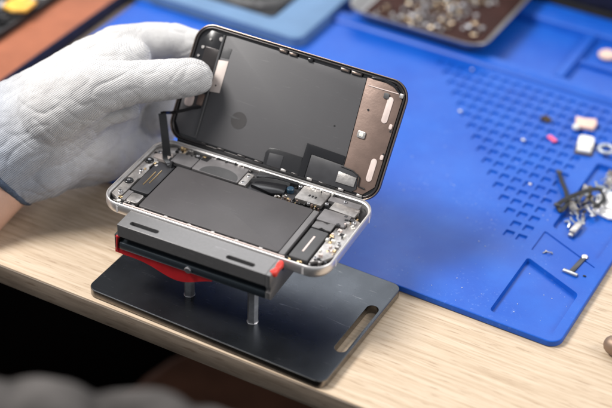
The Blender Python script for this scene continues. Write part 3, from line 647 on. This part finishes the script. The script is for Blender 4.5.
# hem: a rolled band that follows the glove's open edge
bmx = bmesh.new(); bmx.from_mesh(glove.data)
be = [v.co.copy() for v in bmx.verts if any(e.is_boundary for e in v.link_edges)]; bmx.free()
if be:
    cc_ = sum(be, Vector())/len(be); ux = CUTN.cross(Vector((0, 0, 1))).normalized(); uy = CUTN.cross(ux)
    bins = {}
    for p in be:
        d = p-cc_; a = math.atan2(d.dot(uy), d.dot(ux)); k = int((a+math.pi)/(2*math.pi)*48) % 48
        if k not in bins or d.length > bins[k][0]: bins[k] = (d.length, a)
    ks = sorted(bins); rad = [bins[k][0] for k in ks]; n = len(ks)
    rad = [(rad[i-2]+rad[i-1]+rad[i]+rad[(i+1) % n]+rad[(i+2) % n])/5 for i in range(n)]
    rings = []
    for i, k in enumerate(ks):
        a = bins[k][1]; dirn = ux*math.cos(a)+uy*math.sin(a); p = cc_+dirn*(rad[i]-.0002)
        rings.append([p/S + (dirn*math.cos(t)*1.3+CUTN*math.sin(t)*2.2) for t in [2*math.pi*j/10 for j in range(10)]])
    rings.append(rings[0])
    hem = MB().loops(rings, cap0=False, cap1=False).build('hem', M['hem'], smooth=70)
    hem.parent = glove; 
# the other gloved hand, low in the foreground and far out of focus
def blob(spec, name):
    o = organic(spec, name, M['greyknit'], 2.0, 4); pchild(o); return o
og = blob([
    [((-30, 445, 640), 52), ((35, 430, 640), 54), ((56, 436, 630), 56)],
    [((60, 470, 650), 70), ((118, 450, 640), 60), ((150, 444, 630), 56)],
    [((130, 480, 650), 50), ((190, 455, 640), 46), ((205, 448, 636), 42)],
    [((180, 480, 650), 40), ((232, 440, 640), 26), ((236, 438, 636), 24)],
    [((-60, 500, 640), 90), ((150, 520, 640), 80)],
    [((-60, 410, 620), 30), ((-10, 420, 630), 42)]], 'glove')
og['label'] = 'grey knitted glove of the other hand, strongly blurred, low in the foreground'

# ------------------------------------------------------------------ metal tray with screws
tr = empty('screw_tray', (50, 396, MT+3.5), 0, 'round-cornered metal tray full of loose screws at the back of the blue mat', 'tray')
def tr_r(i, z, r0=16): return [(x-50, y-400, z) for x, y in rrect(-14+i, 105-i, 347+i, 474-i, r0-i*.5, 10)]
MB().loops([tr_r(9, 1.4), tr_r(8, 1.6), tr_r(1.8, 11.2), tr_r(.3, 11.6), tr_r(0, 11.0), tr_r(.6, 10.2), tr_r(7, .6), tr_r(9, .2)], cap0=False, cap1=True).build('tray_body', M['tin'], tr, smooth=50)
MB().loops([tr_r(9.2, .6), tr_r(9.2, 1.5)]).build('tray_floor', M['tray_floor'], tr)
def screw_mesh():
    b = MB(); b.cyl((0, 0), 2.6, 0, 1.4, 14, .3); b.cyl((0, 0), 1.1, -5.5, 0, 10)
    b.box(-1.6, 1.6, -.25, .25, 1.35, 1.5); return b
scr0 = screw_mesh().build('screw', M['steel'], smooth=40)
spots = []
rs = random.Random(11)
cl = [(18, 420), (36, 425), (46, 405), (55, 392), (62, 410), (40, 390), (52, 378), (66, 395), (28, 396), (70, 425), (58, 430), (44, 368), (20, 375), (30, 410)]
while len(spots) < 120:
    c = rs.choice(cl); x, y = rs.gauss(c[0], 9), rs.gauss(c[1], 9)
    if not (0 < x < 92 and 360 < y < 455) or (x > 70 and y < 378 and x+0 > 84): continue
    if any((x-a)**2+(y-b_)**2 < 8 for a, b_, _ in spots): continue
    spots.append((x, y, MT+3.2))
spots += [(86, 380, MT+3.2), (84.5, 374, MT+3.2), (88, 386, MT+3.2)]
steelwarm = mat('brass_screw', (.62, .5, .36), .25, 1.)
scr1 = screw_mesh().build('screw', steelwarm, smooth=40)
for i, (x, y, z) in enumerate(spots):
    if i == 0: o = scr0
    elif i == 1: o = scr1
    else: o = (scr0 if rs.random() < .6 else scr1).copy(); COL.objects.link(o)
    o.location = Vector((x, y-4, z+3.5))*S; sc = rs.uniform(.42, .8); o.scale = (sc, sc, sc)
    o.rotation_euler = (rs.uniform(.9, 1.9), rs.uniform(-.4, .4), rs.uniform(0, 6.28)); 
    if rs.random() < .3: o.rotation_euler = (rs.uniform(-.3, .3), rs.uniform(-.3, .3), 0); o.location.z = (MT+8.2)*S
    tag(o, 'small loose metal screw among the heap in the round-cornered tray', 'screw', 'loose screws in the metal tray')

# ------------------------------------------------------------------ pale blue pad with a second phone shell
pd = empty('component_pad', (-95, 350, MT), 0, 'pale blue silicone frame lying behind the raised screen with dark phone parts inside', 'pad')
def pr_(x0, x1, y0, y1, r, z): return [(x+95, y-350, z) for x, y in rrect(x0, x1, y0, y1, r, 6)]
MB().loops([pr_(-165, -55, 309, 420, 5, 1.5), pr_(-164, -56, 308, 421, 5, 8.5), pr_(-168, -52, 304, 425, 6, 9.5), pr_(-196, -25, 291, 440, 7, 9.5), pr_(-198, -23, 289.5, 442, 8, 8.5), pr_(-198, -23, 289.5, 442, 8, 0.1)], cap0=True, cap1=True).build('pad_frame', M['padblue'], pd, smooth=40)
sh = empty('phone_shell', (-112, 350, MT+2.5), 0, 'black phone housing with a wire coil lying in the pale blue frame', 'phone part')
MB().prism([(x+112, y-350) for x, y in rrect(-160, -60, 312, 400, 9)], 0, 4, .6).build('housing', M['black_matte'], sh)
b = MB(); n = 48
for r in (19, 22.5, 26): b.tube([(18+r*1.25*math.cos(2*math.pi*i/n), -10+r*math.sin(2*math.pi*i/n), 5.2) for i in range(n+1)], 1.6, 8)
b.build('charging_coil', M['graphite'], sh, smooth=60)
MB().cyl((14, 2), 11, 4.1, 8, 24, 1).build('copper_disc', M['copperwire'], sh)
MB().prism(rrect(-20, 10, 22, 46, 4), 4.1, 6.5, .4).build('copper_plate', M['copperwire'], sh)
for i in range(9): MB().box(-40+i*9, -34+i*9, -34+2*(i % 3), -28+2*(i % 2), 4.05, 5.5+.5*(i % 3), .4).build('component', M['silver' if i % 2 else 'graphite_light'], sh)

# ------------------------------------------------------------------ reddish board at left with parts on it
bd = empty('wooden_board', (-300, 260, 0), 0, 'reddish brown wooden board with a dark navy side at the upper left', 'board')
BX = -177.3
MB().box(-200, BX+300-1.2, -170, 240, .1, 11.6, .6).build('board_top', M['cherry'], bd)
MB().box(BX+300-1.1, BX+300, -170, 240, .1, 11.9, .3).build('navy_edge', M['navy'], bd)
cb = empty('circuit_tray', (-262, 250, 11.7), 0, 'black open device casing crowded with grey parts on the reddish board', 'electronic part')
MB().loops([[(x, y, z) for x, y in rrect(-45+i, 48-i, -120+i, 120-i, 6)] for i, z in ((0, .05), (0, 6), (1.5, 6.4), (3, 6), (3, 1))]).build('casing', M['black_matte'], cb)
rb = random.Random(5)
for i in range(60):
    x, y = rb.uniform(-20, 42), rb.uniform(-110, 40); w = rb.uniform(3, 11); h = rb.uniform(3, 11)
    MB().box(-w/2, w/2, -h/2, h/2, 1, rb.uniform(3, 9), .6, mx=Matrix.Translation((x, y, 0)) @ Matrix.Rotation(rb.uniform(0, 3), 4, 'Z')).build('component', M[rb.choice(['charcoal', 'graphite_light', 'black_matte', 'silver', 'graphite'])], cb)
yb = empty('amber_block', (0, 0, 0), 0)
p = ray(19, 5, 1130); t_ = (22-CAM_C.z)/((p-CAM_C).z); yp = CAM_C+(p-CAM_C)*t_
yb.location = Vector((yp.x, yp.y, 20))*S; yb.scale = (.7, .7, .9); tag(yb, 'amber yellow plastic piece lying on the crowded black casing', 'plastic part')
MB().prism([(-13, -12), (2, -14), (14, -6), (12, 16), (-10, 18), (-15, 4)], 0, 3.2, .8).build('body', M['yellow'], yb)
MB().prism(rrect(-6, 6, -2, 10, 2), 3.2, 4.4, .4).build('raised_tab', M['yellow'], yb)

# dark case beyond the mat's far right corner
dc = empty('dark_case', (170, 500, 0), 0, 'dark navy case with a black lower lip behind the far edge of the blue mat', 'case')
MB().box(-110, 260, -33, 120, 8, 60, 3).build('case_body', M['navy'], dc)
MB().box(-112, 262, -36, 118, .1, 7.9, 1).build('case_lip', M['black_matte'], dc)

# ------------------------------------------------------------------ small things on the mat
def wbp(u, v, z):
    p = ray(u, v, 1000); t = (z-CAM_C.z)/(p-CAM_C).z; q = CAM_C+(p-CAM_C)*t; return q.x, q.y
TF = MT-3.1                                                           # floor of the recessed trays
def item(name, uv, z, label, cat, rot=0, group=None):
    x, y = wbp(uv[0], uv[1], z); return empty(name, (x, y, z), rot, label, cat, group)
# silver and black connector in front
it = item('camera_flex', (577, 266), MT, 'slim black flex with a silver crossbar end near the trapezoid tray', 'flex cable', R_(84))
MB().box(-8, 9.5, -1.6, 1.6, .1, .9, .25).build('strip', M['charcoal'], it)
MB().box(-11, -8.2, -5, 5, .1, 1.5, .4).build('crossbar', M['steel'], it)
MB().cyl((10.5, 0), 2.1, .1, 1.3, 16, .3).build('eyelet', M['silver'], it)
it = item('wire_scrap', (547, 254), MT, 'tiny curled silver wire scrap beside the thin diagonal groove', 'scrap')
MB().tube([(-2.5, -1, .5), (-1, 1, .9), (1, .6, 1.4), (2.2, 2.4, .7), (3, 1, .5)], .4, 6).build('wire', M['steel'], it)
MB().ball((-1.4, 1.6, .6), .8, n=2).build('bead', M['silver'], it)
it = item('dust_crumb', (584.5, 276.5), MT, 'dark crumb just beside the silver crossbar of the black flex', 'crumb'); MB().ball((0, 0, .4), .9, (1.3, .8, .6), 2).build('crumb', M['black_matte'], it)
# white plug
it = item('white_plug', (585, 147), MT, 'cream plastic plug with a dark base lying on the pits', 'plug', R_(103))
MB().prism(rrect(-6.5, 8.5, -5.6, 5.6, 3.4), .9, 4.6, .8).build('plug_body', M['white_plastic'], it)
MB().box(-10, -6.4, -5, 5, 1.0, 3.8, .6).build('plug_lip', M['white_plastic'], it)
MB().box(-11, 5, -6.2, 6.2, .05, .95, .2).build('plug_base', M['brown'], it)
it = item('foam_piece', (585, 126), MT, 'peach coloured foam square beyond the white plug', 'foam', R_(15))
MB().prism([(-6.5, -5.5), (6, -6.5), (8, 1), (7, 7), (-1, 5.5), (-7.5, 6.5)], .05, 3.4, .8).build('foam', M['sponge'], it)
it = item('white_bead', (575.5, 130), MT, 'round white bead touching the peach foam', 'bead'); MB().ball((0, 0, 2.4), 2.6, (1, 1, .9)).build('bead', M['white_plastic'], it)
it = item('pink_chip', (552, 139.5), MT, 'bright pink plastic chip on the pit triangle', 'chip', R_(-30)); MB().prism(rrect(-4, 4, -1.7, 1.7, .6), .05, 1.2, .2).build('chip', M['pink'], it)
it = item('brown_tangle', (546, 120), MT, 'small tangled brown scrap on the far rows of pits', 'scrap')
for k in range(7):
    a = rs.uniform(0, 6.28); MB().tube([(-4*math.cos(a), -3*math.sin(a), .6), (rs.uniform(-2, 2), rs.uniform(-2, 2), 2+k*.2), (4*math.cos(a+.4), 3.4*math.sin(a+.4), .7)], .9, 6).build('strand', M['brown'], it)
for (u, v), r, lb_ in (((523, 141), 1.9, 'white bead between the white plug and the left edge of the pits'), ((530, 185), 1.5, 'tiny white bead resting low on the pit triangle'), ((460, 112), 1.7, 'pale bead just left of the pit triangle, nearest the raised screen'), ((472, 70), 1.2, 'faint pale bead at the far corner of the pits')):
    it = item('white_bead', (u, v), MT, lb_, 'bead', group='white beads on the mat'); MB().ball((0, 0, r*.5), r*.62, (1.3, 1, .8), 2).build('bead', M['white_plastic'], it)
it = item('clear_washer', (606, 151), MT, 'clear greyish ring washer near the right edge beyond the metal pile', 'washer')
n = 24; MB().tube([(5*math.cos(2*math.pi*i/n), 5*math.sin(2*math.pi*i/n), 1.5) for i in range(n+1)], 1.5, 8).build('ring', M['clear'], it, smooth=60)
it = item('foam_stopper', (607, 57), TF+1, 'pale pink round cap in the far right tray of the mat', 'cap')
MB().cyl((0, 0), 6.8, .1, 3.6, 28, 1.2).build('cap', M['sponge'], it)
it = item('tissue', (611, 207), TF, 'folded white tissue beside the metal pile at the right edge', 'tissue', R_(20))
MB().prism([(-13, -9), (-2, -16), (20, -14), (24, 10), (4, 16), (-8, 10)], .3, 2.6, .9).build('fold', M['tissue'], it)
MB().prism([(-6, -6), (16, -10), (18, 8), (0, 10)], 2.7, 4.4, .8).build('fold', M['tissue'], it)
# black flex cables of the pile
def poly(uvz): return [Vector((*wbp(u, v, z), z)) for u, v, z in uvz]
def spl(P, k=6):
    out = []
    for i in range(len(P)-1):
        p0 = P[max(i-1, 0)]; p1 = P[i]; p2 = P[i+1]; p3 = P[min(i+2, len(P)-1)]
        for j in range(k):
            t = j/k; out.append(.5*((2*p1)+(-p0+p2)*t+(2*p0-5*p1+4*p2-p3)*t*t+(-p0+3*p1-3*p2+p3)*t**3))
    return out+[P[-1]]
def flexthing(pts, label, w=1.0):
    P = spl(poly(pts)); c = P[len(P)//2]; it = empty('black_flex', (c.x, c.y, MT), 0, label, 'flex cable')
    MB().tube([p-Vector((c.x, c.y, MT)) for p in P], w, 8, flat=.5).build('strand', M['black_matte'], it, smooth=60)
    e = P[0]-Vector((c.x, c.y, MT)); MB().box(e.x-2, e.x+2, e.y-1.4, e.y+1.4, e.z-.5, e.z+.9, .3).build('end_connector', M['charcoal'], it)
    return it
flexthing([(559, 172, 6.5), (562, 182, 7.5), (566, 192, 8), (567, 203, 7), (561, 211, 6), (557, 205, 6)], 'black flex with an upright bent tail at the left of the metal pile', 1.5)
flexthing([(557, 205, 7), (566, 199, 8.5), (580, 193, 10), (594, 189, 10), (601, 190, 8)], 'straight black flex lying across the top of the metal pile', 2.0)
flexthing([(600, 190, 8), (604, 198, 9), (597, 205, 8), (590, 199, 8)], 'short black flex loop at the right end of the metal pile', 1.2)
# brackets
def bracket(k):
    b = MB(); L = 8+3*(k % 3); w = 2.6+.7*(k % 2)
    if k == 0: b.box(-L/2, L/2, -w/2, w/2, 0, .5, .1); b.box(L/2-.5, L/2, -w/2, w/2, 0, 3.4, .1); b.cyl((-L/2, 0), w*.75, 0, .55, 14)
    if k == 1: b.box(-L/2, L/2, -w/2, w/2, 0, .5, .1); b.box(-L/2, -L/2+2.4, -w/2, w*1.3, .02, .52, .1); b.cyl((L/2, 0), w*.8, 0, .6, 14)
    if k == 2: b.prism(rrect(-4, 4, -3, 3, 1), 0, .5, .1); b.box(-4, -3.5, -3, 3, .5, 2.6, .1); b.box(3.5, 4, -2, 2, .5, 2.2, .1)
    if k == 3: b.tube([(-5, 0, .6), (-2, 1.5, .8), (1, -1, .9), (5, .6, .6)], .7, 8); b.cyl((5.2, .6), 1.9, 0, .9, 12)
    return b
gm = [M['steel'], mat('tarnished_metal', (.27, .23, .17), .35, .95, noise=.5, nscale=300), M['silver'], M['clear']]
protos = [[bracket(k).build('metal_part', gm[j], smooth=40) for k in range(4)] for j in range(4)]
pile = [(584, 190), (590, 195), (597, 197), (603, 194), (608, 189), (610, 182), (577, 200), (583, 203), (590, 206), (596, 203), (602, 201), (573, 207), (579, 211), (585, 212), (572, 214), (577, 218), (583, 220), (575, 223), (591, 212), (598, 208), (570, 201), (581, 197), (608, 196), (605, 184), (600, 187), (594, 190), (587, 200), (574, 211), (580, 206), (586, 195), (610, 175), (607, 178)]
used = set(); desc = ['silver bracket with an upturned end', 'thin hooked metal plate', 'small square metal shield', 'curled metal spring clip']
side = lambda u, v: ('in the near tip' if v > 213 else 'at the right end' if u > 601 else 'on the left flank' if u < 579 else 'on top' if v < 198 else 'in the middle')
for i, (u, v) in enumerate(pile):
    k = rs.randrange(4); j = rs.randrange(4); o = protos[j][k]
    if (j, k) in used: o = o.copy(); COL.objects.link(o)
    used.add((j, k)); z = TF+rs.uniform(.5, 5.5); x, y = wbp(u, v, z)
    o.scale = (.82,)*3; o.location = Vector((x, y, z))*S; o.rotation_euler = (rs.uniform(-.7, .7), rs.uniform(-.7, .7), rs.uniform(0, 6.28))
    sd = side(u, v); gl = [d for d in (desc[k],)][0]
    tag(o, f'{gl} {sd} of the metal pile', 'metal part', f'{gl}s {sd} of the pile of metal parts')
for j in range(4):
    for k in range(4):
        if (j, k) not in used: bpy.data.objects.remove(protos[j][k])
it = item('metal_barrel', (575.5, 231.5), TF, 'short silver barrel connector at the near end of the metal pile', 'connector', R_(86))
MB().box(-6.5, 6.5, -2.4, 2.4, .3, 4.2, .9).build('barrel', M['silver'], it); MB().box(-9, -6.4, -1.6, 1.6, .8, 2.6, .4).build('barrel_tip', M['steel'], it)
it = item('clear_clip', (567, 225), TF, 'small bent clear clip left of the silver barrel', 'clip', R_(-40))
MB().tube([(-3, 0, .6), (-1, 1.5, 2.2), (2, .5, 2.4), (3.5, -1, .6)], .8, 8).build('clip', M['clear'], it)
# screwdriver end at the right edge
it = item('screwdriver', (613, 345), 6, 'brown and black rounded tool end lying on the oak at the right edge', 'tool', R_(-12))
Mx = Matrix.Rotation(R_(90), 4, 'Y')
b = MB(); b.loops([[(z, r*math.cos(2*math.pi*i/28), r*math.sin(2*math.pi*i/28)) for i in range(28)] for z, r in ((-5.6, .6), (-5.0, 2.8), (-3.6, 4.5), (-1.4, 5.6), (2, 6), (5, 6))]); b.build('cap', mat('brown_metal_cap', (.26, .18, .13), .5, .5), it, smooth=60)
b = MB(); b.loops([[(z, r*math.cos(2*math.pi*i/28), r*math.sin(2*math.pi*i/28)) for i in range(28)] for z, r in ((5.05, 5.7), (60, 5.7), (80, 3))]); b.build('handle', M['black'], it, smooth=60)
# fine dust on the mat: nobody could count it
b = MB(); rd = random.Random(21)
for _ in range(260):
    x, y = (rd.uniform(120, 270), rd.uniform(80, 330)) if rd.random() < .75 else (rd.uniform(-10, 260), rd.uniform(80, 340))
    if y > 156 and x > 223 and y < 340: zz = TF
    elif 82 < y < 146 and x > 223: zz = TF
    else: zz = MT
    r = rd.choice((.12, .16, .2, .25, .4)); b.ball((x, y, zz+r*.4), r, (1, rd.uniform(.6, 1.6), .6), 1)
tag(b.build('dust', mat('dust', (.4, .45, .6), .8), smooth=0), 'fine pale dust specks scattered over the blue mat', 'dust', kind='stuff')

# ------------------------------------------------------------------ camera
cam = bpy.data.cameras.new('camera'); co = bpy.data.objects.new('camera', cam); COL.objects.link(co)
Rc = CAM_R.transposed() @ Matrix(((1, 0, 0), (0, -1, 0), (0, 0, -1)))
co.matrix_world = Matrix.Translation(CAM_C*S) @ Rc.to_4x4()
cam.sensor_width = 36; cam.lens = F_PX/612*36; cam.clip_start = .01; cam.clip_end = 50
cam.dof.use_dof = True; cam.dof.focus_distance = .915; cam.dof.aperture_fstop = 4.0; cam.dof.aperture_blades = 9
scn.camera = co

# ------------------------------------------------------------------ lights: a soft lamp behind-left, a ceiling panel, dim room
def area(name, loc, target, sx, sy, power, col):
    l = bpy.data.lights.new(name, 'AREA'); l.shape = 'RECTANGLE'; l.size = sx; l.size_y = sy; l.energy = power; l.color = col
    o = bpy.data.objects.new(name, l); COL.objects.link(o); o.location = loc
    o.rotation_euler = (Vector(target)-Vector(loc)).to_track_quat('-Z', 'Y').to_euler(); return o
area('softbox', (-.85, -.3, 1.4), (.05, .1, 0), .55, .55, 43, (1, .965, .92))
area('ceiling_panel', (-.5, 1.9, 1.55), (.05, .1, 0), 2.2, 1.0, 22, (.97, .98, 1))
area('side_lamp', (1.7, .5, 1.3), (.05, .1, 0), 1.1, .9, 21, (1, .97, .94))
w = bpy.data.worlds.new('World'); scn.world = w; w.use_nodes = True
bg = w.node_tree.nodes['Background']; bg.inputs['Color'].default_value = (.92, .95, 1, 1); bg.inputs['Strength'].default_value = .40
scn.view_settings.view_transform = 'Standard'; scn.view_settings.look = 'None'; scn.view_settings.exposure = 0; scn.view_settings.gamma = 1
scn.render.engine = 'CYCLES'
scn.render.resolution_x = 1024; scn.render.resolution_y = 683
